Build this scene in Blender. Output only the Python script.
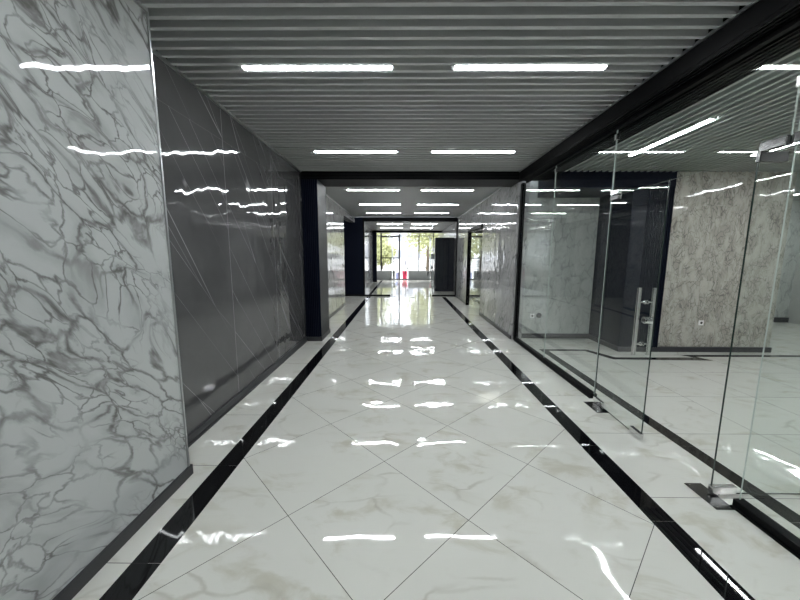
import bpy, bmesh, math, random
from mathutils import Vector, Matrix
random.seed(7)
S = bpy.context.scene
for o in list(bpy.data.objects):
    bpy.data.objects.remove(o)
C = S.collection

# ---------------- camera ----------------
F, TH, YAW, ROLL = 325.7, .1355, -.009, -.0033
cam_d = bpy.data.cameras.new('camera'); cam = bpy.data.objects.new('camera', cam_d); C.objects.link(cam)
cam_d.sensor_width = 36; cam_d.lens = F / 800 * 36; cam_d.clip_start = .02; cam_d.clip_end = 300
cy, sy = math.cos(YAW), math.sin(YAW); ct, st = math.cos(TH), math.sin(TH); cr, sr = math.cos(ROLL), math.sin(ROLL)
xr = Vector((cy, -sy, 0)); yf = Vector((sy, cy, 0)); zu = Vector((0, 0, 1))
fwd = ct * yf - st * zu; up0 = st * yf + ct * zu
right = cr * xr - sr * up0; up = sr * xr + cr * up0
Mx = Matrix((right, up, -fwd)).transposed().to_4x4(); Mx.translation = (0, 0, 1.6)
cam.matrix_world = Mx
S.camera = cam

# ---------------- world, sun, exposure ----------------
W = bpy.data.worlds.new('sky'); S.world = W; W.use_nodes = True
wn = W.node_tree.nodes; wl = W.node_tree.links
bg = wn['Background']; bg.inputs[0].default_value = (.86, .92, 1, 1); bg.inputs[1].default_value = 1.9
sd = bpy.data.lights.new('sun', 'SUN'); sd.energy = 2.0; sd.angle = .05; sd.color = (1, .96, .9)
sun = bpy.data.objects.new('sun', sd); C.objects.link(sun); sun.rotation_euler = (math.radians(-38), math.radians(25), 0)
LIGHT = 27.0
S.view_settings.view_transform = 'Standard'; S.view_settings.look = 'None'
S.view_settings.gamma = 1; S.view_settings.use_curve_mapping = False
S.view_settings.exposure = 1.4

# ---------------- node helpers ----------------
class NT:
    def __init__(s, name):
        s.m = bpy.data.materials.new(name); s.m.use_nodes = True
        s.t = s.m.node_tree; s.t.nodes.clear()
        s.out = s.t.nodes.new('ShaderNodeOutputMaterial')
    def n(s, typ, **k):
        nd = s.t.nodes.new(typ)
        for a, b in k.items(): setattr(nd, a, b)
        return nd
    def put(s, sock, v):
        if isinstance(v, bpy.types.NodeSocket): s.t.links.new(v, sock)
        elif isinstance(v, (tuple, list)) and len(v) == 3 and sock.type == 'RGBA': sock.default_value = (*v, 1)
        else: sock.default_value = v
    def ma(s, op, a, b=0.0, c=0.0, clamp=False):
        nd = s.n('ShaderNodeMath', operation=op, use_clamp=clamp)
        for i, v in enumerate((a, b, c)): s.put(nd.inputs[i], v)
        return nd.outputs[0]
    def vm(s, op, a, b=(0, 0, 0), sc=None):
        nd = s.n('ShaderNodeVectorMath', operation=op)
        s.put(nd.inputs[0], a); s.put(nd.inputs[1], b)
        if sc is not None: s.put(nd.inputs['Scale'], sc)
        return nd.outputs[0]
    def pos(s): return s.n('ShaderNodeTexCoord').outputs['Object']
    def sep(s, v):
        nd = s.n('ShaderNodeSeparateXYZ'); s.put(nd.inputs[0], v); return nd.outputs
    def comb(s, a, b, c):
        nd = s.n('ShaderNodeCombineXYZ')
        for i, v in enumerate((a, b, c)): s.put(nd.inputs[i], v)
        return nd.outputs[0]
    def mp(s, v, rot=(0, 0, 0), sc=(1, 1, 1), loc=(0, 0, 0)):
        nd = s.n('ShaderNodeMapping'); s.put(nd.inputs[0], v)
        nd.inputs['Location'].default_value = loc; nd.inputs['Rotation'].default_value = rot; nd.inputs['Scale'].default_value = sc
        return nd.outputs[0]
    def noise(s, v, sc, det=3, rough=.5, col=False, dist=0):
        nd = s.n('ShaderNodeTexNoise'); s.put(nd.inputs['Vector'], v)
        nd.inputs['Scale'].default_value = sc; nd.inputs['Detail'].default_value = det
        nd.inputs['Roughness'].default_value = rough; nd.inputs['Distortion'].default_value = dist
        return nd.outputs[1 if col else 0]
    def edge(s, v, sc, rnd=1.0):
        nd = s.n('ShaderNodeTexVoronoi', feature='DISTANCE_TO_EDGE'); s.put(nd.inputs['Vector'], v)
        nd.inputs['Scale'].default_value = sc; nd.inputs['Randomness'].default_value = rnd
        return nd.outputs[0]
    def rng(s, v, a, b, c=0.0, d=1.0, smooth=True):
        nd = s.n('ShaderNodeMapRange', interpolation_type='SMOOTHSTEP' if smooth else 'LINEAR')
        s.put(nd.inputs[0], v)
        for i, q in enumerate((a, b, c, d)): nd.inputs[i + 1].default_value = q
        return nd.outputs[0]
    def mix(s, f, a, b):
        nd = s.n('ShaderNodeMix', data_type='RGBA'); s.put(nd.inputs[0], f); s.put(nd.inputs[6], a); s.put(nd.inputs[7], b)
        return nd.outputs[2]
    def warp(s, v, sc, amt, det=2):
        c = s.vm('SUBTRACT', s.noise(v, sc, det, col=True), (.5, .5, .5))
        return s.vm('ADD', v, s.vm('SCALE', c, sc=amt))
    def bump(s, h, dist, strength=1.0, normal=None):
        nd = s.n('ShaderNodeBump'); s.put(nd.inputs['Height'], h); nd.inputs['Distance'].default_value = dist
        nd.inputs['Strength'].default_value = strength
        if normal is not None: s.put(nd.inputs['Normal'], normal)
        return nd.outputs[0]
    def bsdf(s, color, rough=.5, metal=0.0, spec=.5, normal=None, coat=0.0, emis=None, es=0.0):
        b = s.n('ShaderNodeBsdfPrincipled')
        s.put(b.inputs['Base Color'], color); s.put(b.inputs['Roughness'], rough); b.inputs['Metallic'].default_value = metal
        b.inputs['Specular IOR Level'].default_value = spec; b.inputs['Coat Weight'].default_value = coat
        b.inputs['Coat Roughness'].default_value = .03
        if normal is not None: s.put(b.inputs['Normal'], normal)
        if emis: s.put(b.inputs['Emission Color'], emis); b.inputs['Emission Strength'].default_value = es
        s.t.links.new(b.outputs[0], s.out.inputs[0]); return s.m

def simple(name, col, rough=.5, metal=0.0, spec=.5, var=.06, sc=8):
    k = NT(name); n = k.noise(k.pos(), sc, 4)
    c = k.mix(n, tuple(x * (1 - var) for x in col), tuple(min(1, x * (1 + var)) for x in col))
    return k.bsdf(c, rough, metal, spec)

def tilt(k, ids, amt):
    """every slab is laid a touch out of true, so reflections break at the joints"""
    w = k.n('ShaderNodeTexWhiteNoise'); k.put(w.inputs['Vector'], ids)
    d = k.vm('SCALE', k.vm('SUBTRACT', w.outputs['Color'], (.5, .5, .5)), sc=amt)
    g = k.n('ShaderNodeNewGeometry')
    return k.vm('NORMALIZE', k.vm('ADD', g.outputs['Normal'], d)), w.outputs['Color']

def marble_wall(name, base, vein, rot, stretch=2.0, sc=2.6, fine=.5, panel=1.2, y0=2.2, joint=None, wave=.0022, cell=.055):
    k = NT(name); p = k.pos(); x, y, z = k.sep(p)
    iy = k.ma('FLOOR', k.ma('DIVIDE', k.ma('SUBTRACT', y, y0), panel))
    ix = k.ma('FLOOR', k.ma('DIVIDE', k.ma('ADD', x, 50.0), 1.2))
    nrm, rc = tilt(k, k.comb(ix, iy, k.ma('FLOOR', k.ma('DIVIDE', z, 2.75))), .004)
    q = k.mp(p, rot=(rot, 0, 0)); q = k.mp(q, sc=(1, 1, 1 / stretch))
    q = k.vm('ADD', q, k.vm('SCALE', rc, sc=0.6 if joint is None else 5.0))
    w = k.warp(k.warp(q, 1.8, .5), 8, .15, 5)
    e1 = k.edge(w, sc); e2 = k.edge(k.vm('ADD', w, (3.1, 1.7, 5.2)), sc * 2.1)
    m1 = k.noise(q, 2.2, 3); m2 = k.noise(k.vm('ADD', q, (9, 2, 4)), 3.0, 3)
    v1 = k.ma('MULTIPLY', k.rng(e1, 0.0, cell, 1, 0), k.rng(m1, .34, .56))
    halo = k.ma('MULTIPLY', k.rng(e1, 0.0, cell * 2.6, .30, 0), k.rng(m2, .42, .6))
    v2 = k.ma('MULTIPLY', k.rng(e2, 0.0, cell * .9, fine, 0), k.rng(m2, .42, .6))
    v = k.ma('MAXIMUM', k.ma('MAXIMUM', v1, v2), halo)
    v = k.ma('MULTIPLY', v, k.rng(k.noise(w, 18, 3), .2, .7, .45, 1.0))
    b2 = tuple(c * .93 for c in base)
    col = k.mix(v, k.mix(k.noise(q, 1.5, 3), base, b2), vein)
    if joint:
        fy = k.ma('FRACT', k.ma('DIVIDE', k.ma('SUBTRACT', y, y0), panel))
        d = k.ma('MINIMUM', fy, k.ma('SUBTRACT', 1.0, fy))
        col = k.mix(k.ma('LESS_THAN', d, .0022 / panel), col, joint)
    h = k.noise(k.mp(p, sc=(1, 1, .5)), 5.5, 1, .4)
    return k.bsdf(col, .035, 0, .6, k.bump(h, wave, 1.0, nrm))

# floor: big diagonal slabs between the inlays, straight slabs along the walls
def floor_mat():
    k = NT('polished_porcelain_floor'); p = k.pos(); x, y, z = k.sep(p)
    a = math.radians(44.0); s_ = .787; ca, sa = math.cos(a), math.sin(a)
    dx = k.ma('SUBTRACT', x, -.14); dy = k.ma('SUBTRACT', y, 2.36)
    u = k.ma('DIVIDE', k.ma('ADD', k.ma('MULTIPLY', dx, ca), k.ma('MULTIPLY', dy, sa)), s_)
    v = k.ma('DIVIDE', k.ma('SUBTRACT', k.ma('MULTIPLY', dy, ca), k.ma('MULTIPLY', dx, sa)), s_)
    def near(w):
        f = k.ma('FRACT', w); return k.ma('MINIMUM', f, k.ma('SUBTRACT', 1.0, f))
    def sides(u, v, ww): return k.ma('LESS_THAN', k.ma('MINIMUM', near(u), near(v)), ww)
    diag = k.ma('MULTIPLY', k.ma('GREATER_THAN', x, -1.33), k.ma('LESS_THAN', x, 1.6))
    u2 = k.ma('DIVIDE', k.ma('SUBTRACT', x, k.ma('MULTIPLY_ADD', k.ma('LESS_THAN', x, 0.0), -2.99, 1.64)), .8); v2 = k.ma('DIVIDE', k.ma('SUBTRACT', y, 2.0), .8)
    v3 = k.ma('DIVIDE', k.ma('SUBTRACT', y, 2.29), .8)
    left = k.ma('LESS_THAN', x, 0.0)
    vv = k.ma('ADD', k.ma('MULTIPLY', v3, left), k.ma('MULTIPLY', v2, k.ma('SUBTRACT', 1.0, left)))
    inv = k.ma('SUBTRACT', 1.0, diag)
    U = k.ma('ADD', k.ma('MULTIPLY', u, diag), k.ma('MULTIPLY', u2, inv))
    V = k.ma('ADD', k.ma('MULTIPLY', v, diag), k.ma('MULTIPLY', vv, inv))
    line = sides(U, V, .0024)
    ids = k.comb(k.ma('FLOOR', U), k.ma('FLOOR', V), diag)
    nrm, rc = tilt(k, ids, .0055)
    q = k.vm('ADD', k.mp(p, rot=(0, 0, .6), sc=(1, 1.9, 1)), k.vm('SCALE', rc, sc=20.0))
    w = k.warp(k.warp(q, 1.3, .8), 6, .12, 4)
    e = k.edge(w, 1.25)
    vn = k.ma('MULTIPLY', k.rng(e, 0, .035, .55, 0), k.rng(k.noise(q, 1.7, 3), .5, .68))
    blot = k.ma('MULTIPLY', k.rng(k.noise(w, 2.6, 5, .6), .50, .70, 0, .62), k.rng(k.noise(q, .9, 2), .35, .55))
    base = k.mix(k.noise(q, 1.1, 3), (.75, .75, .705), (.69, .69, .64))
    col = k.mix(blot, base, (.50, .475, .38)); col = k.mix(vn, col, (.45, .43, .37))
    col = k.mix(line, col, (.10, .10, .095))
    h = k.noise(p, 4.2, 1, .4)
    return k.bsdf(col, .03, 0, .62, k.bump(h, .0022, 1, nrm))

def slate_mat():
    k = NT('dark_grey_marble'); p = k.pos(); x, y, z = k.sep(p)
    fy = k.ma('DIVIDE', k.ma('SUBTRACT', y, 2.23), 1.21)
    nrm, rc = tilt(k, k.comb(0.0, k.ma('FLOOR', fy), k.ma('FLOOR', k.ma('DIVIDE', z, 2.74))), .005)
    q = k.vm('ADD', k.mp(k.mp(p, rot=(math.radians(50), 0, 0)), sc=(1, .085, 1.25)), k.vm('SCALE', rc, sc=9.0))
    w = k.warp(q, 1.2, .10)
    e = k.edge(w, 3.6)
    v = k.ma('MULTIPLY', k.rng(e, 0, .012, .85, 0), k.rng(k.noise(q, 3.5, 2), .44, .54))
    base = k.mix(k.noise(p, 3, 6, .7), (.070, .070, .072), (.10, .10, .102))
    col = k.mix(v, base, (.36, .36, .37))
    f = k.ma('FRACT', fy); d = k.ma('MINIMUM', f, k.ma('SUBTRACT', 1.0, f))
    col = k.mix(k.ma('LESS_THAN', d, .0026), col, (.30, .30, .31))
    col = k.mix(k.ma('LESS_THAN', k.ma('ABSOLUTE', k.ma('SUBTRACT', z, 2.74)), .0016), col, (.16, .16, .16))
    h = k.noise(k.mp(p, sc=(1, 1, .45)), 5.0, 1, .4)
    return k.bsdf(col, .04, 0, 1.0, k.bump(h, .0065, 1, nrm))

def crackle_mat(name, a, b, vein, sc=9):
    k = NT(name); p = k.pos(); x, y, z = k.sep(p)
    nrm, rc = tilt(k, k.comb(k.ma('FLOOR', k.ma('DIVIDE', k.ma('SUBTRACT', x, 4.31), .6)), 0.0, k.ma('FLOOR', k.ma('DIVIDE', z, 1.2))), .005)
    q = k.vm('ADD', k.mp(p, rot=(0, .5, 0), sc=(1.5, 1, .8)), k.vm('SCALE', rc, sc=8.0))
    w = k.warp(k.warp(q, 3, .35), 12, .07, 3)
    e = k.edge(w, sc)
    v = k.ma('MULTIPLY', k.rng(e, 0, .10, .9, 0), k.rng(k.noise(q, 5, 3), .35, .6))
    base = k.mix(k.rng(k.noise(w, 5, 5, .65), .35, .65), a, b)
    return k.bsdf(k.mix(v, base, vein), .05, 0, .6, k.bump(k.noise(p, 5, 1), .003, 1, nrm))

def glass_mat(name, tint):
    k = NT(name)
    g = k.n('ShaderNodeNewGeometry')
    dt = k.n('ShaderNodeVectorMath', operation='DOT_PRODUCT')
    k.put(dt.inputs[0], g.outputs['Incoming']); k.put(dt.inputs[1], g.outputs['Normal'])
    c = k.ma('ABSOLUTE', dt.outputs['Value'])
    f = k.ma('ADD', .03, k.ma('MULTIPLY', .97, k.ma('POWER', k.ma('SUBTRACT', 1.0, c, clamp=True), 5.0)))
    tr = k.n('ShaderNodeBsdfTransparent'); tr.inputs[0].default_value = (*tint, 1)
    gl = k.n('ShaderNodeBsdfGlossy'); gl.inputs['Roughness'].default_value = .004
    gl.inputs[0].default_value = (.95, .98, .97, 1)
    mx = k.n('ShaderNodeMixShader'); k.put(mx.inputs[0], f)
    k.t.links.new(tr.outputs[0], mx.inputs[1]); k.t.links.new(gl.outputs[0], mx.inputs[2])
    k.t.links.new(mx.outputs[0], k.out.inputs[0]); return k.m

M = {}
M['floor'] = floor_mat()
M['white_marble'] = marble_wall('white_marble_grey_veins', (.52, .54, .54), (.14, .135, .13), math.radians(-42), 1.9, 5.4, wave=.0045, fine=.95, cell=.085)
M['hall_marble'] = marble_wall('hall_marble', (.43, .43, .43), (.13, .13, .13), math.radians(-35), 2.6, 7.0, joint=(.2, .2, .2), panel=1.2, y0=6.1, wave=.007, cell=.09)
M['slate'] = slate_mat()
M['beige_marble'] = crackle_mat('beige_grey_marble', (.50, .49, .44), (.36, .345, .30), (.17, .165, .15), 12)
M['back_marble'] = crackle_mat('pale_marble', (.56, .58, .56), (.48, .50, .48), (.36, .37, .36), 4.0)
M['black_tile'] = simple('polished_black_tile', (.005, .005, .006), .02, 0, .5)
M['baseboard'] = simple('charcoal_baseboard', (.030, .031, .036), .35, 0, .5)
M['black'] = simple('black_powder_coat', (.0025, .0025, .0032), .5, 0, .12)
M['navy'] = simple('navy_panel', (.003, .005, .014), .5, 0, .12)
M['column_side'] = simple('column_side_grey', (.025, .026, .028), .45, 0, .2)
M['slat'] = simple('grey_ceiling_slat', (.52, .53, .53), .35, 0, .5, .02)
M['slat_back'] = simple('ceiling_void', (.008, .008, .009), .8)
M['slat_shop'] = simple('shop_ceiling_slat', (.46, .48, .465), .40, 0, .5, .02)
M['plaster'] = simple('plaster', (.45, .45, .44), .8)
M['alu'] = simple('brushed_aluminium', (.55, .56, .57), .3, 1)
M['steel'] = simple('polished_steel', (.72, .72, .72), .16, 1)
M['plate'] = simple('brushed_steel_plate', (.16, .16, .16), .18, 1)
M['plastic'] = simple('white_plastic', (.8, .8, .78), .35)
M['dark_plastic'] = simple('dark_plastic', (.03, .03, .03), .4)
M['glass'] = glass_mat('clear_glass', (.972, .988, .980))
M['clear'] = glass_mat('window_glass', (.99, .99, .99))
M['edge'] = simple('glass_edge', (.50, .56, .53), .15, 0, .8)
M['edge_dark'] = simple('dark_glass_edge', (.025, .04, .035), .15, 0, .8)
k = NT('lit_diffuser'); M['lamp'] = k.bsdf((.9, .9, .9), .5, emis=(.945, .985, 1.0), es=LIGHT)
M['housing'] = simple('white_lamp_housing', (.7, .7, .7), .4)
M['parapet'] = simple('grey_parapet', (.40, .42, .42), .5)
M['frame'] = simple('dark_window_frame', (.02, .018, .016), .4)
M['red'] = simple('red_plastic', (.75, .03, .10), .4)
M['blue'] = simple('blue_plastic', (.45, .50, .78), .4)
M['leaf'] = simple('leaves', (.40, .41, .20), .7, var=.5, sc=3)
M['bark'] = simple('bark', (.12, .09, .06), .8)
M['street'] = simple('street_paving', (.55, .54, .52), .8)
M['facade'] = simple('pale_facade', (.50, .49, .50), .8)
M['white_paint'] = simple('white_paint', (.80, .80, .79), .5)
M['dark_glass'] = simple('dark_glass', (.04, .045, .05), .08, 0, .8)
M['building_window'] = simple('building_window', (.30, .31, .33), .3)
M['tyre'] = simple('tyre', (.02, .02, .02), .7)

# ---------------- mesh helpers ----------------
class MB:
    def __init__(s): s.v = []; s.f = []; s.mi = []
    def box(s, x0, x1, y0, y1, z0, z1, mi=0, skip=()):
        b = len(s.v)
        s.v += [(x, y, z) for x in (x0, x1) for y in (y0, y1) for z in (z0, z1)]
        for nm, q in (('-x', (0, 1, 3, 2)), ('+x', (4, 6, 7, 5)), ('-y', (0, 4, 5, 1)), ('+y', (2, 3, 7, 6)), ('-z', (0, 2, 6, 4)), ('+z', (1, 5, 7, 3))):
            if nm in skip: continue
            s.f.append(tuple(b + i for i in q)); s.mi.append(mi[nm] if isinstance(mi, dict) else mi)
        return s
    def poly(s, pts, z0, z1, mi=0):
        b = len(s.v); n = len(pts)
        s.v += [(x, y, z0) for x, y in pts] + [(x, y, z1) for x, y in pts]
        s.f.append(tuple(b + i for i in reversed(range(n)))); s.f.append(tuple(b + n + i for i in range(n)))
        s.mi += [mi, mi]
        for i in range(n):
            j = (i + 1) % n; s.f.append((b + i, b + j, b + n + j, b + n + i)); s.mi.append(mi)
        return s
    def rod(s, a, c, r0, r1=None, n=16, mi=0):
        a, c = Vector(a), Vector(c); r1 = r0 if r1 is None else r1
        d = (c - a).normalized(); t = Vector((0, 0, 1)) if abs(d.z) < .9 else Vector((1, 0, 0))
        e1 = d.cross(t).normalized(); e2 = d.cross(e1); b = len(s.v)
        for P, r in ((a, r0), (c, r1)):
            for i in range(n):
                w = 2 * math.pi * i / n; s.v.append(tuple(P + r * (math.cos(w) * e1 + math.sin(w) * e2)))
        for i in range(n):
            j = (i + 1) % n; s.f.append((b + i, b + j, b + n + j, b + n + i)); s.mi.append(mi)
        s.f.append(tuple(b + i for i in reversed(range(n)))); s.f.append(tuple(b + n + i for i in range(n))); s.mi += [mi, mi]
        return s
    def build(s, name, mats, parent=None, bevel=0, smooth=False):
        me = bpy.data.meshes.new(name); me.from_pydata(s.v, [], s.f)
        mats = mats if isinstance(mats, (list, tuple)) else [mats]
        for m in mats: me.materials.append(M[m] if isinstance(m, str) else m)
        for p, i in zip(me.polygons, s.mi): p.material_index = i
        bm = bmesh.new(); bm.from_mesh(me); bmesh.ops.recalc_face_normals(bm, faces=bm.faces); bm.to_mesh(me); bm.free()
        if smooth:
            for p in me.polygons: p.use_smooth = True
        o = bpy.data.objects.new(name, me); C.objects.link(o)
        if parent: o.parent = parent
        if bevel:
            md = o.modifiers.new('bevel', 'BEVEL'); md.width = bevel; md.segments = 2; md.limit_method = 'ANGLE'
        return o
def box(*a, **k): return MB().box(*a, **k)
def tag(o, label, cat, group=None, kind=None):
    o['label'] = label; o['category'] = cat
    if group: o['group'] = group
    if kind: o['kind'] = kind
    return o
def struct(o, label, cat): return tag(o, label, cat, kind='structure')
def empty(name, loc=(0, 0, 0)):
    o = bpy.data.objects.new(name, None); C.objects.link(o); o.location = loc; o.empty_display_size = .1
    return o
def shift(mb, d):
    mb.v = [(x - d[0], y - d[1], z - d[2]) for x, y, z in mb.v]; return mb

# ================= STRUCTURE =================
HC = 3.06
struct(box(-6, 10, -4, 22.2, -.1, 0).build('floor', 'floor'), 'polished white porcelain floor with large diagonal tiles and faint beige veins', 'floor')
# black inlay bands
n_tr = [0]
def trim(mb, mat, label, cat='trim', bevel=0, parent=None):
    n_tr[0] += 1
    return struct(mb.build('trim_%d' % n_tr[0], mat, bevel=bevel), label, cat)
def band(x0, x1, y0, y1, label, step=.8, ph=0):
    mb = MB(); y = y0
    while y < y1 - .01:
        e = min(y + step, y1); mb.box(x0, x1, y + .0012, e - .0012, -.01, .0012); y = e
    return trim(mb, 'black_tile', label, 'floor inlay')
band(-1.415, -1.26, -3.31, 12.69, 'black polished tile band in the floor along the left wall of the corridor')
band(1.52, 1.665, -3.0, 12.6, 'black polished tile band in the floor on the right of the corridor, before the glass wall')
band(-1.415, -1.30, 12.95, 21.0, 'black floor band beyond the far glass doors, on the left')
band(2.36, 2.485, -3.0, 5.41, 'black tile band in the shop floor just inside the glass wall')
trim(MB().poly([(2.36, 5.41), (3.18, 5.41), (3.18, 5.5), (2.36, 5.5)], -.01, .0012).poly([(3.18, 5.5), (3.1, 5.41), (3.3, 4.96), (3.40, 5.06)], -.01, .0013)
     .poly([(3.3, 4.96), (4.82, 4.93), (4.72, 5.12), (4.80, 5.21), (4.55, 5.21), (4.66, 5.08), (3.36, 5.06)], -.01, .0014)
     .poly([(4.66, 5.12), (8.9, 5.17), (8.9, 5.26), (4.55, 5.21)], -.01, .0015),
     'black_tile', 'narrow black floor band in the shop stepping around the navy column, with a jagged joint', 'floor inlay')

# ceilings made of slats
def slat_ceiling(x0, x1, y0, y1, z, name, label, first, back, mat='slat', mb=None):
    mb = mb or MB(); y = first
    while y - .1 > y0: y -= .1
    while y < y1:
        a, b = max(y - .015, y0), min(y + .015, y1)
        if b > a: mb.box(x0, x1, a, b, z, z + .055)
        y += .1
    mb.box(x0, x1, y0, y1, z + .11, z + .13, mi=1)
    return mb
mb = slat_ceiling(-1.82, 2.03, -4, 5.98, HC, '', '', 2.13, True)
slat_ceiling(-1.88, 2.10, 6.62, 12.75, HC, '', '', 6.75, True, mb=mb)
struct(mb.build('ceiling', ['slat', 'slat_back']), 'grey linear slat ceiling running across the corridor', 'ceiling')
mb = slat_ceiling(-2.3, 3.0, 12.95, 22, HC + .02, '', '', 13.0, True)
struct(mb.build('ceiling', ['slat', 'slat_back']), 'slat ceiling of the lobby beyond the far glass doors', 'ceiling')
mb = MB(); x = 2.534; ZS = 2.92
while x < 9.4:
    mb.box(x, x + .032, -4, 8.0 if x > 4.4 else 5.4, ZS, ZS + .055); x += .1
mb.box(2.5, 9.5, -4, 8.0, ZS + .075, ZS + .1, mi=1)
struct(mb.build('ceiling', ['slat_shop', 'slat_back']), 'grey slat ceiling of the shop behind the glass wall, slats running lengthwise', 'ceiling')

# left: white marble pier wall and dark wall
struct(box(-2.1, -1.56, -4, 2.17, 0, 3.2).build('wall_left', 'white_marble'), 'polished white marble wall with grey veins at the near left', 'wall')
trim(box(-1.566, -1.552, 2.168, 2.182, 0, HC), 'alu', 'thin bright metal corner strip at the edge of the white marble wall')
struct(box(-1.56, -1.542, -4, 2.20, 0, .075).build('baseboard_left', 'baseboard', bevel=.003), 'charcoal baseboard under the white marble wall', 'baseboard')
struct(box(-2.1, -1.82, 2.17, 6.0, 0, 3.2).build('wall_left', 'slate'), 'polished dark grey marble wall on the left with thin white veins', 'wall')
struct(box(-1.82, -1.80, 2.17, 5.96, 0, .085).box(-1.80, -1.79, 2.17, 5.96, 0, .02).build('baseboard_left', 'baseboard'), 'charcoal baseboard under the dark grey marble wall', 'baseboard')
trim(box(-1.82, -1.80, 2.17, 5.97, HC - .012, HC + .01), 'alu', 'slim light metal edge between dark wall and slat ceiling')
trim(box(-1.56, -1.545, -4, 2.17, HC - .012, HC + .01), 'alu', 'slim light metal edge between white marble wall and ceiling')
# beam across, front of the inner hall
mb = box(-1.84, 2.12, 5.98, 6.6, 2.93, 3.2)
for i in range(5): mb.box(-1.84, 2.12, 5.965, 5.98, 2.935 + i * .024, 2.949 + i * .024)
trim(mb, 'black', 'black beam crossing the ceiling where the inner hall begins', 'beam')
# long beam above the glass wall
mb = box(2.03, 2.50, -4, 5.965, 2.925, 3.2)
for xx in (2.035, 2.068, 2.101, 2.134, 2.167, 2.27, 2.312, 2.354, 2.396, 2.438, 2.478):
    mb.box(xx, xx + .018, -4, 5.965, 2.90, 2.925)
mb.box(2.15, 2.19, -4, 5.965, 2.87, 2.90)
trim(mb, 'black', 'long black ribbed beam above the glass wall on the right', 'beam')
trim(box(2.018, 2.03, -4, 5.965, HC - .01, HC + .01), 'alu', 'thin light metal edge between slat ceiling and the black beam')

# navy columns
def ribbed(x0, x1, y, z0, z1, step=.034, w=.017, d=.02):
    mb = MB(); x = x0 + .006
    while x + w < x1: mb.box(x, x + w, y - d, y, z0, z1); x += step
    return mb
t = empty('clad_column', (-1.68, 6.3, 0)); tag(t, 'black ribbed column at the end of the dark marble wall', 'column')
shift(box(-1.86, -1.53, 5.98, 6.64, 0, 2.93, mi={'-x': 0, '-y': 0, '+y': 0, '-z': 0, '+z': 0, '+x': 1}), t.location).build('core', ['navy', 'column_side'], t)
shift(ribbed(-1.80, -1.54, 5.98, .08, 2.93), t.location).build('ribbed_cladding', 'navy', t)
shift(box(-1.86, -1.515, 5.95, 6.66, 0, .08), t.location).build('baseboard', 'baseboard', t)
t = empty('clad_column', (-1.93, 13.0, 0)); tag(t, 'dark navy column on the left of the far glass doors', 'column')
shift(box(-2.3, -1.56, 12.82, 13.4, 0, 3.06), t.location).build('core', 'navy', t)
shift(box(-2.3, -1.56, 12.80, 12.82, 0, .07), t.location).build('baseboard', 'black', t)
t = empty('clad_column', (-1.71, 19.9, 0)); tag(t, 'slim dark column on the left of the lobby before the windows', 'column')
shift(box(-1.84, -1.6, 19.8, 20.1, 0, 3.08), t.location).build('core', 'navy', t)
shift(box(-1.85, -1.59, 19.79, 20.11, 0, .08), t.location).build('baseboard', 'black', t)
trim(box(-1.84, 2.3, 19.8, 20.1, 2.96, 3.18), 'black', 'dark beam in front of the lobby windows', 'beam')

# inner hall walls
struct(box(-2.1, -1.88, 6.64, 10.5, 0, 3.2).build('wall_left', 'hall_marble'), 'polished grey marble wall on the left of the inner hall', 'wall')
struct(box(-1.88, -1.865, 6.66, 10.5, 0, .07).build('baseboard_left', 'baseboard'), 'dark baseboard on the left of the inner hall', 'baseboard')
struct(box(-2.1, -1.88, 10.5, 12.82, 2.85, 3.2).build('wall_left', 'hall_marble'), 'marble head above the side opening on the left of the inner hall', 'wall')
trim(box(-1.88, -1.855, 6.64, 12.8, HC - .015, HC + .01), 'alu', 'light metal edge along the left side of the inner hall ceiling')
struct(box(-6, -5.9, 6.6, 22, 0, 3.2).box(-6, -2.3, 13.4, 13.5, 0, 3.2).box(-6, -2.1, 9.9, 10.0, 0, 3.2).build('wall_side', 'hall_marble'), 'marble walls of the side passage on the left', 'wall')
struct(box(-6, -2.1, 9.9, 13.5, 3.0, 3.1).build('ceiling', 'plaster'), 'plain ceiling of the left side passage', 'ceiling')
# right wall of inner hall with door opening y 8.8 .. 10.6
struct(box(2.1, 2.3, 6.18, 8.8, 0, 3.2).box(2.1, 2.3, 8.8, 10.6, 2.40, 3.2).box(2.1, 2.3, 10.6, 12.82, 0, 3.2).build('wall_right', 'hall_marble'),
       'polished grey marble wall on the right of the inner hall', 'wall')
struct(box(2.08, 2.1, 6.18, 8.75, 0, .07).box(2.08, 2.1, 10.65, 12.8, 0, .07).build('baseboard_right', 'baseboard'), 'dark baseboard on the right of the inner hall', 'baseboard')
trim(box(2.075, 2.10, 6.6, 12.8, HC - .03, HC), 'alu', 'light metal edge along the right side of the inner hall ceiling')
struct(box(2.3, 5, 8.3, 8.4, 0, 3.1).box(2.3, 5, 12.4, 12.5, 0, 3.1).box(4.9, 5.0, 8.3, 12.5, 0, 3.1).build('wall_side', 'hall_marble'), 'walls of the side room on the right', 'wall')
struct(box(2.3, 5, 8.3, 12.5, 3.0, 3.1).build('ceiling', 'plaster'), 'plain ceiling of the side room on the right', 'ceiling')

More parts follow.
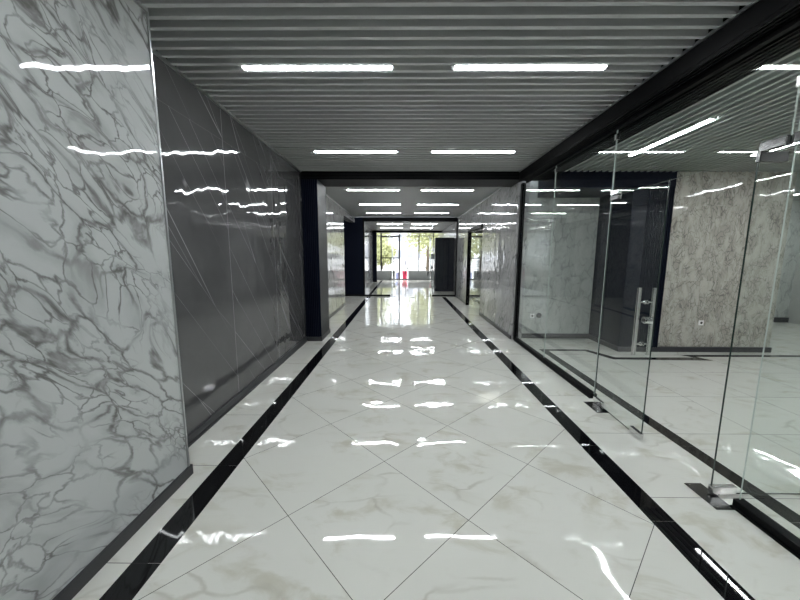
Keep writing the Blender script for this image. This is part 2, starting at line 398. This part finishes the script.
# shop walls
struct(box(2.13, 3.86, 6.30, 6.5, 0, 3.1).build('wall_back', 'back_marble'), 'pale veined marble wall at the back of the shop, seen through the glass', 'wall')
struct(box(2.19, 3.65, 6.27, 6.30, 0, .09).build('baseboard_back', 'baseboard'), 'dark baseboard at the back of the shop left of the navy column', 'baseboard')
struct(box(4.31, 6.2, 5.41, 5.6, 0, 2.96).box(6.1, 6.2, 5.6, 8.0, 0, 2.96).build('wall_back', 'beige_marble'), 'beige grey marble wall panel right of the navy column', 'wall')
struct(box(4.33, 6.21, 5.38, 5.41, 0, .085).build('baseboard_back', 'baseboard'), 'black baseboard under the beige marble wall', 'baseboard')
struct(box(6.2, 9.6, 8.0, 8.2, 0, 3.1).build('wall_back', 'back_marble'), 'distant pale marble wall at the far right of the shop', 'wall')
struct(box(6.2, 9.5, 7.97, 8.0, 0, .12).build('baseboard_back', 'baseboard'), 'dark baseboard of the distant wall at the far right', 'baseboard')
struct(box(9.5, 9.7, -4, 8.2, 0, 3.1).build('wall_right', 'plaster'), 'side wall of the shop', 'wall')
struct(box(-6, 9.7, -4.2, -4.0, 0, 3.2).build('wall_rear', 'plaster'), 'rear wall behind the camera', 'wall')
trim(box(2.50, 4.32, 5.40, 6.3, 2.68, 3.0), 'navy', 'navy bulkhead above the back of the shop', 'beam')
t = empty('clad_column', (3.98, 5.8, 0)); tag(t, 'navy ribbed column inside the shop between the two marble walls', 'column')
shift(box(3.66, 4.31, 5.40, 6.3, 0, 2.70), t.location).build('core', 'navy', t)
shift(ribbed(3.90, 4.31, 5.40, .08, 2.70, .034, .017, .022), t.location).build('ribbed_cladding', 'navy', t)
shift(box(3.64, 4.325, 5.38, 5.40, 0, .08).box(3.64, 3.66, 5.40, 6.28, 0, .08), t.location).build('baseboard', 'baseboard', t)

# ================= GLASS WALL =================
GX = 2.17; GT = .005; DX = 2.128
def pane(mb_args, parent, edges='edge', m='glass', name='pane', bev=0):
    x0, x1, y0, y1, z0, z1 = mb_args
    thin_x = (x1 - x0) < (y1 - y0)
    mi = {'-x': 0, '+x': 0, '-y': 1, '+y': 1, '-z': 1, '+z': 1} if thin_x else {'-x': 1, '+x': 1, '-y': 0, '+y': 0, '-z': 1, '+z': 1}
    mb = box(x0, x1, y0, y1, z0, z1, mi=mi)
    if parent: shift(mb, parent.location)
    return mb.build(name, [m, edges], parent)
def channel(y0, y1, t, z=.055):
    return shift(box(GX - .035, GX + .035, y0, y1, 0, z).box(GX - .05, GX - .035, y0, y1, 0, .012), t.location).build('floor_channel', 'black', t, bevel=.003)
w1 = struct(empty('window_1', (GX, 5.45, 0)), 'farthest fixed glass panel of the shop front, beside the black post', 'glass panel')
pane((GX - GT, GX + GT, 4.865, 6.10, .03, 2.88), w1); channel(4.86, 6.10, w1)
shift(box(GX - .03, GX + .03, 6.10, 6.18, 0, 2.9), w1.location).build('post', 'black', w1)
w2 = struct(empty('window_2', (GX, 4.1, 0)), 'fixed glass panel between the far panel and the closed glass door leaf', 'glass panel')
pane((GX - GT, GX + GT, 3.53, 4.855, .03, 2.88), w2); channel(3.53, 4.86, w2)
w3 = struct(empty('window_3', (GX, 2.7, 2.2)), 'glass transom panel above the shop doors', 'glass panel')
pane((GX - GT, GX + GT, 1.95, 3.52, 2.215, 2.88), w3)
w4 = struct(empty('window_4', (GX, .5, 0)), 'nearest fixed glass panel at the right edge of the view', 'glass panel')
pane((GX - GT, GX + GT, -3.9, 1.92, .03, 2.88), w4); channel(-3.95, 1.93, w4)
# small clips holding transom and panels
for nm, y, z, t in (('clip', 3.525, 2.80, w2), ('clip', 4.86, 2.80, w1), ('clip', 1.935, 2.55, w4)):
    shift(box(GX - .016, GX + .016, y - .02, y + .02, z - .03, z + .03), t.location).build(nm, 'steel', t, bevel=.003)

def patch(t, x0, x1, y0, y1, z0, z1, name='patch_fitting', bev=.004, mat='steel'):
    return shift(box(x0, x1, y0, y1, z0, z1), t.location).build(name, mat, t, bevel=bev)
# closed leaf (door_1)
d1 = struct(empty('door_1', (DX, 3.40, 0)), 'nearly shut frameless glass door leaf with steel pull bars in the shop front', 'glass door')
pane((DX - .006, DX + .006, 2.68, 3.455, .012, 2.205), d1, edges='edge_dark')
patch(d1, DX - .016, DX + .016, 3.29, 3.455, .012, .065)
patch(d1, DX - .016, DX + .016, 2.675, 2.82, .012, .065)
patch(d1, DX - .018, DX + .018, 3.32, 3.46, 2.16, 2.205, mat='plate')
for s in (-1, 1):
    xb = DX + s * .062
    mb = MB().rod((xb, 2.80, .74), (xb, 2.80, 1.335), .0165, n=20)
    for zz in (.84, 1.21): mb.rod((xb, 2.80, zz), (DX + s * .006, 2.80, zz), .009, n=12).rod((DX + s * .006, 2.80, zz), (DX + s * .012, 2.80, zz), .018, n=16)
    h = shift(mb, d1.location).build('pull_handle', 'steel', d1, smooth=False)
mb = MB().rod((DX - .035, 2.755, 1.06), (DX + .035, 2.755, 1.06), .030, n=24).rod((DX - .04, 2.755, 1.06), (DX - .035, 2.755, 1.06), .014, n=16, mi=1)
shift(mb, d1.location).build('lock', ['steel', 'dark_plastic'], d1)
d1.rotation_euler = (0, 0, math.radians(-3))   # not quite shut
# open leaf (door_2), swung into the shop
d2 = struct(empty('door_2', (DX, 2.03, 0)), 'open frameless glass door leaf swung into the shop at the right', 'glass door')
pane((DX - .04, DX + .72, 2.024, 2.036, .012, 2.205), d2, edges='edge_dark')
patch(d2, DX - .045, DX + .12, 2.013, 2.047, .012, .07)
patch(d2, DX + .57, DX + .725, 2.015, 2.045, .012, .065)
patch(d2, DX - .045, DX + .12, 2.015, 2.045, 2.15, 2.21, mat='plate')
for s in (-1, 1):
    yb = 2.03 + s * .062
    mb = MB().rod((DX + .60, yb, .74), (DX + .60, yb, 1.31), .0165, n=20)
    for zz in (.84, 1.21): mb.rod((DX + .60, yb, zz), (DX + .60, 2.03 + s * .006, zz), .009, n=12)
    shift(mb, d2.location).build('pull_handle', 'steel', d2)
# transom-side top patches
patch(w3, GX - .02, GX + .02, 1.95, 2.10, 2.225, 2.28, mat='plate'); patch(w3, GX - .02, GX + .02, 3.40, 3.52, 2.225, 2.265)
patch(w4, GX - .02, GX + .02, 1.82, 1.92, 2.225, 2.28, mat='plate')
# floor pivots
for y0, y1, lab in ((3.185, 3.445, 'brushed steel floor pivot cover under the closed glass door leaf'), (1.895, 2.14, 'brushed steel floor pivot cover under the open glass door leaf')):
    t = tag(empty('floor_pivot', (2.065, (y0 + y1) / 2, 0)), lab, 'door pivot', 'floor pivots of the shop doors')
    shift(box(2.005, 2.125, y0, y1, 0, .004), t.location).build('cover_plate', 'plate', t, bevel=.001)
    ym = 3.36 if y0 > 3 else 2.03
    shift(MB().rod((DX, ym, .0), (DX, ym, .012), .02), t.location).build('spindle', 'steel', t)
    for yy in (y0 + .02, y1 - .02): shift(MB().rod((2.03, yy, .004), (2.03, yy, .006), .006, n=10), t.location).build('screw', 'steel', t)

# ================= FAR PORTAL =================
PY = 12.86
t = tag(empty('portal_frame', (.3, PY, 0)), 'black metal frame around the far double glass doors', 'door frame')
def P(mb, name, mat, **k): return shift(mb, t.location).build(name, mat, t, **k)
P(box(-1.56, 2.12, PY - .05, PY + .05, 2.90, 3.06), 'header', 'black')
P(box(2.06, 2.12, PY - .05, PY + .05, 0, 2.90), 'post', 'black'); P(box(-1.56, -1.51, PY - .05, PY + .05, 0, 2.90), 'post', 'black')
P(box(-1.51, -.50, PY - .035, PY + .035, 0, .06), 'floor_rail', 'black'); P(box(1.15, 2.06, PY - .035, PY + .035, 0, .06), 'floor_rail', 'black')
w5 = struct(empty('window_5', (-1, PY, 0)), 'fixed glass pane left of the far double doors', 'glass panel'); pane((-1.51, -.46, PY - .006, PY + .006, .06, 2.9), w5, m='clear')
w6 = struct(empty('window_6', (1.6, PY, 0)), 'fixed glass pane right of the far double doors', 'glass panel'); pane((1.11, 2.06, PY - .006, PY + .006, .06, 2.9), w6, m='clear')
w7 = struct(empty('window_7', (.3, PY, 2.3)), 'glass transom over the far double doors', 'glass panel'); pane((-.45, 1.10, PY - .006, PY + .006, 2.32, 2.9), w7, m='clear')
for xh, nm, lab in ((-.44, 'door_3', 'left leaf of the far double glass doors, standing open'), (1.09, 'door_4', 'right leaf of the far double glass doors, standing open')):
    d = struct(empty(nm, (xh, PY, 0)), lab, 'glass door')
    pane((xh - .006, xh + .006, PY + .0, PY + .74, .012, 2.30), d, m='clear')
    patch(d, xh - .018, xh + .018, PY, PY + .16, .012, .07, mat='plate'); patch(d, xh - .018, xh + .018, PY, PY + .16, 2.22, 2.31, mat='black')
    for s in (-1, 1):
        xb = xh + s * .06
        mb = MB().rod((xb, PY + .62, .75), (xb, PY + .62, 1.5), .016)
        for zz in (.9, 1.35): mb.rod((xb, PY + .62, zz), (xh, PY + .62, zz), .009, n=10)
        shift(mb, d.location).build('pull_handle', 'plate', d)
for xx in (-.43, 1.06):
    tag(box(xx - .13, xx + .13, PY - .10, PY + .06 - .11, 0, .004).build('floor_pivot', 'plate'), 'small steel pivot cover on the floor of the far doors, %s side' % ('left' if xx < 0 else 'right'), 'door pivot', 'floor pivots of the far doors')
tag(box(.30, .46, 12.35, 12.5, 0, .003).build('floor_socket', 'plate'), 'small square metal floor plate in front of the far doors', 'floor plate')
# framed side doorway in right hall wall
t = struct(empty('door_5', (2.1, 9.7, 0)), 'black framed glazed doorway in the right wall of the inner hall', 'door')
mb = box(2.06, 2.16, 10.55, 10.62, 0, 2.44).box(2.06, 2.16, 8.8, 10.6, 2.34, 2.44)
shift(mb, t.location).build('frame', 'black', t)
pane((2.11, 2.12, 8.81, 10.55, .01, 2.37), t, m='clear')
# lobby
struct(box(-2.1, -1.84, 13.4, 22, 0, 3.2).build('wall_left', 'hall_marble'), 'pale marble wall on the left of the lobby', 'wall')
struct(box(2.32, 2.5, 12.9, 22, 0, 3.2).build('wall_right', 'hall_marble'), 'pale marble wall on the right of the lobby', 'wall')
trim(box(2.12, 2.5, 12.8, 12.92, 0, 3.2), 'black', 'dark jamb right of the far doors')
t = tag(empty('tall_cabinet', (1.82, 15.0, 0)), 'tall dark navy cabinet beyond the far doors on the right', 'cabinet')
shift(box(1.45, 2.28, 14.72, 15.3, .0, 2.40), t.location).build('carcass', 'navy', t, bevel=.004)
for a, b in ((1.46, 1.86), (1.87, 2.27)):
    dd = shift(box(a, b, 14.70, 14.72, .10, 2.38), t.location).build('door', 'navy', t, bevel=.003)
    shift(box(b - .06 if a < 1.5 else a + .04, b - .04 if a < 1.5 else a + .06, 14.685, 14.70, 1.0, 1.2), t.location).build('handle', 'black', dd)
# window front y=22
WY = 22.0
struct(box(-1.84, -.54, WY - .1, WY + .1, 0, .55).box(.35, 2.32, WY - .1, WY + .1, 0, .55).box(-1.86, -.52, WY - .13, WY + .13, .55, .585, mi=1).box(.33, 2.32, WY - .13, WY + .13, .55, .585, mi=1)
       .build('wall_front', ['parapet', 'plaster']), 'low grey parapet under the front windows', 'wall')
w8 = struct(empty('window_8', (0, WY, 0)), 'tall front windows looking out on trees and a street', 'window')
mb = MB()
for xx, ww, z0 in ((-1.47, .05, .58), (-.25, .05, 0), (1.05, .03, .58), (2.0, .03, .58)): mb.box(xx - ww, xx + ww, WY - .04, WY + .04, z0, 3.15)
mb.box(-1.84, 2.32, WY - .03, WY + .03, 2.87, 2.91).box(-1.47, -.25, WY - .045, WY + .045, 2.80, 2.90).box(-1.47, -.25, WY - .04, WY + .04, 1.41, 1.48)
mb.box(-.54, .33, WY - .04, WY + .04, 0, .05)
shift(mb, w8.location).build('window_frame', 'frame', w8)
pane((-1.84, 2.32, WY - .005, WY + .005, .05, 3.2), w8, m='clear')
d6 = struct(empty('door_6', (.1, WY, 0)), 'glass entrance door in the front windows with dark handle', 'glass door')
shift(MB().rod((.17, WY - .08, .35), (.17, WY - .08, 1.25), .02).box(.24, .34, WY - .1, WY - .06, .72, .82), d6.location).build('pull_handle', 'black', d6)
tag(shift(MB().rod((.12, 22.5, 0), (.12, 22.5, .55), .15, .19, 24), (0, 0, 0)).build('litter_bin', 'red'), 'red bin standing outside the glass entrance door', 'bin')
tag(MB().rod((-.40, 22.6, 0), (-.40, 22.6, .45), .12, .14, 20).build('bucket', 'blue'), 'pale blue bucket outside left of the entrance door', 'bucket')

# ================= OUTSIDE =================
struct(box(-30, 30, 22.2, 70, -.12, -.01).build('floor_outside', 'street'), 'pale sunlit paving outside', 'ground')
def tree(x, y, h, r, lab):
    t = tag(empty('tree', (x, y, 0)), lab, 'tree', 'trees outside the windows')
    MB().rod((0, 0, 0), (0, 0, h * .5), .16, .1, 10).rod((0, 0, h * .45), (.6, .1, h * .75), .08, .04, 8).rod((0, 0, h * .45), (-.6, -.1, h * .72), .08, .04, 8).build('trunk', 'bark', t)
    mb = MB()
    for i in range(2600):
        a, c = random.uniform(0, 6.283), random.uniform(-1, 1); q = random.random() ** .4
        rr = r * q * (1 + .18 * math.sin(3 * a + 4 * c)); s = math.sqrt(1 - c * c)
        cx, cy_, cz = rr * s * math.cos(a), rr * s * math.sin(a), h * .62 + rr * c * .95
        n = Vector((random.uniform(-1, 1), random.uniform(-1, 1), random.uniform(-.4, 1))).normalized()
        e1 = n.orthogonal().normalized() * random.uniform(.09, .17); e2 = n.cross(e1) * .7
        b = len(mb.v); c0 = Vector((cx, cy_, cz))
        mb.v += [tuple(c0 - e1), tuple(c0 + e2), tuple(c0 + e1), tuple(c0 - e2)]; mb.f.append((b, b + 1, b + 2, b + 3)); mb.mi.append(0)
    mb.build('crown', 'leaf', t)
tree(-3.6, 33, 6.0, 2.3, 'leafy olive green tree seen through the left front window')
tree(2.4, 32, 6.4, 2.2, 'leafy olive green tree seen through the right front window')
tree(-2.6, 40, 3.0, 1.6, 'low bushy tree behind the left front window')
t = tag(empty('building', (0, 60, 0)), 'pale apartment building across the street', 'building')
shift(box(-6, 9, 60, 66, 0, 6.2), t.location).build('wall', 'facade', t)
for i in range(7):
    for j in range(2):
        shift(box(-5.2 + i * 2, -4.2 + i * 2, 59.95, 60.02, 1.2 + j * 3, 2.6 + j * 3), t.location).build('window', 'building_window', t)
t = tag(empty('van', (4.2, 36, 0)), 'white van parked outside on the right', 'van')
body = bpy.data.meshes.new('body')
prof = [(-2.2, .35), (2.3, .35), (2.3, 1.0), (1.7, 1.25), (1.15, 2.0), (-2.1, 2.05), (-2.2, 1.9)]
def extr(pr, y0, y1):
    mb = MB(); n = len(pr); mb.v = [(x, y0, z) for x, z in pr] + [(x, y1, z) for x, z in pr]
    mb.f = [tuple(range(n)), tuple(range(2 * n - 1, n - 1, -1))] + [(i, (i + 1) % n, n + (i + 1) % n, n + i) for i in range(n)]; mb.mi = [0] * len(mb.f); return mb
extr(prof, -.9, .9).build('body', 'white_paint', t, bevel=.06)
box(-1.6, .1, -.92, .92, 1.25, 1.8).box(.2, 1.1, -.92, .92, 1.25, 1.75).build('window', 'dark_glass', t)
for xx in (-1.4, 1.5):
    for yy in (-.85, .85): MB().rod((xx, yy - .1, .34), (xx, yy + .1, .34), .34, n=20).build('wheel', 'tyre', t)
tag(box(-30, -.3, 46, 46.3, 0, 1.0).box(.6, 30, 46, 46.3, 0, 1.0).build('garden_wall', 'white_paint'), 'low white wall across the forecourt', 'wall')

# ================= CEILING LIGHTS =================
def make_light():
    t = empty('ceiling_light')
    box(-.585, .585, -.023, .023, .006, .055).box(-.59, -.585, -.024, .024, -.004, .055).box(.585, .59, -.024, .024, -.004, .055).build('housing', 'housing', t)
    box(-.583, .583, -.0205, .0205, -.003, .006).build('diffuser', 'lamp', t)
    return t
proto = [make_light()]
def light(x, y, z, rz, label, group):
    if proto:
        o = proto.pop(); light.src = o
    else:
        o = light.src.copy(); C.objects.link(o)
        for ch in list(light.src.children):
            c = ch.copy(); C.objects.link(c); c.parent = o
    o.location = (x, y, z); o.rotation_euler = (0, 0, rz); tag(o, label, 'ceiling light', group); return o
G = 'linear lights in the corridor ceiling'
rows = [(-1.42, 'row behind the viewer'), (.68, 'row directly overhead'), (2.78, 'nearest visible row, under the big slats'), (4.87, 'second row of the corridor, before the black cross beam'),
        (7.6, 'first row behind the black cross beam'), (9.7, 'middle row of the inner hall'), (11.6, 'last row before the far glass doors')]
for y, nm in rows:
    for x, sd_ in ((-.68, 'left'), (.985, 'right')):
        light(x, y, HC - .001, 0, '%s linear ceiling light, %s' % (sd_, nm), G)
for y, nm in ((15.65, 'first row'), (17.85, 'second row')):
    for x, sd_ in ((-.62, 'left'), (.98, 'right')): light(x, y, HC + .018, 0, '%s linear light in the lobby beyond the glass doors, %s' % (sd_, nm), 'lights in the lobby')
for x in (3.0, 4.6, 6.2, 7.8):
    for y in (3.97, .9, -2.0):
        light(x, y, ZS - .001, math.pi / 2, 'lengthwise linear light in the shop ceiling, %s' % ({3.0: 'nearest the glass wall', 4.6: 'second line from the glass wall', 6.2: 'third line from the glass wall', 7.8: 'line nearest the shop side wall'}[x] + {3.97: ', far end', .9: ', middle', -2.0: ', near end'}[y]), 'lights in the shop')
for x in (6.8, 8.4): light(x, 6.9, ZS - .001, math.pi / 2, 'added fill light for the far back right of the shop, ' + ('left one' if x < 7 else 'right one'), 'lights in the shop')  # extra lamps added only to brighten the distant pale wall
light(3.2, 10.5, 2.99, math.pi / 2, 'linear light in the side room right of the inner hall', 'lights in side rooms')
light(-4.0, 11.6, 2.99, 0, 'linear light in the left side passage', 'lights in side rooms')

# ================= SMALL THINGS =================
def socket(x, y, z, lab, extra=False):
    t = tag(empty('wall_socket', (x, y, z)), lab, 'socket', 'wall sockets')
    box(-.042, .042, -.010, 0, -.042, .042).build('plate', 'plastic', t, bevel=.003)
    MB().rod((0, -.0115, 0), (0, -.010, 0), .02).build('outlet', 'dark_plastic', t)
    return t
socket(5.0, 5.41, .50, 'white wall socket low on the beige marble wall')
socket(2.53, 6.30, .44, 'white wall socket on the pale back wall behind the glass')
tag(MB().rod((2.66, 6.285, .45), (2.66, 6.30, .45), .05, n=20).build('cable_outlet', 'dark_plastic'), 'round dark cable outlet beside the socket on the back wall', 'outlet')
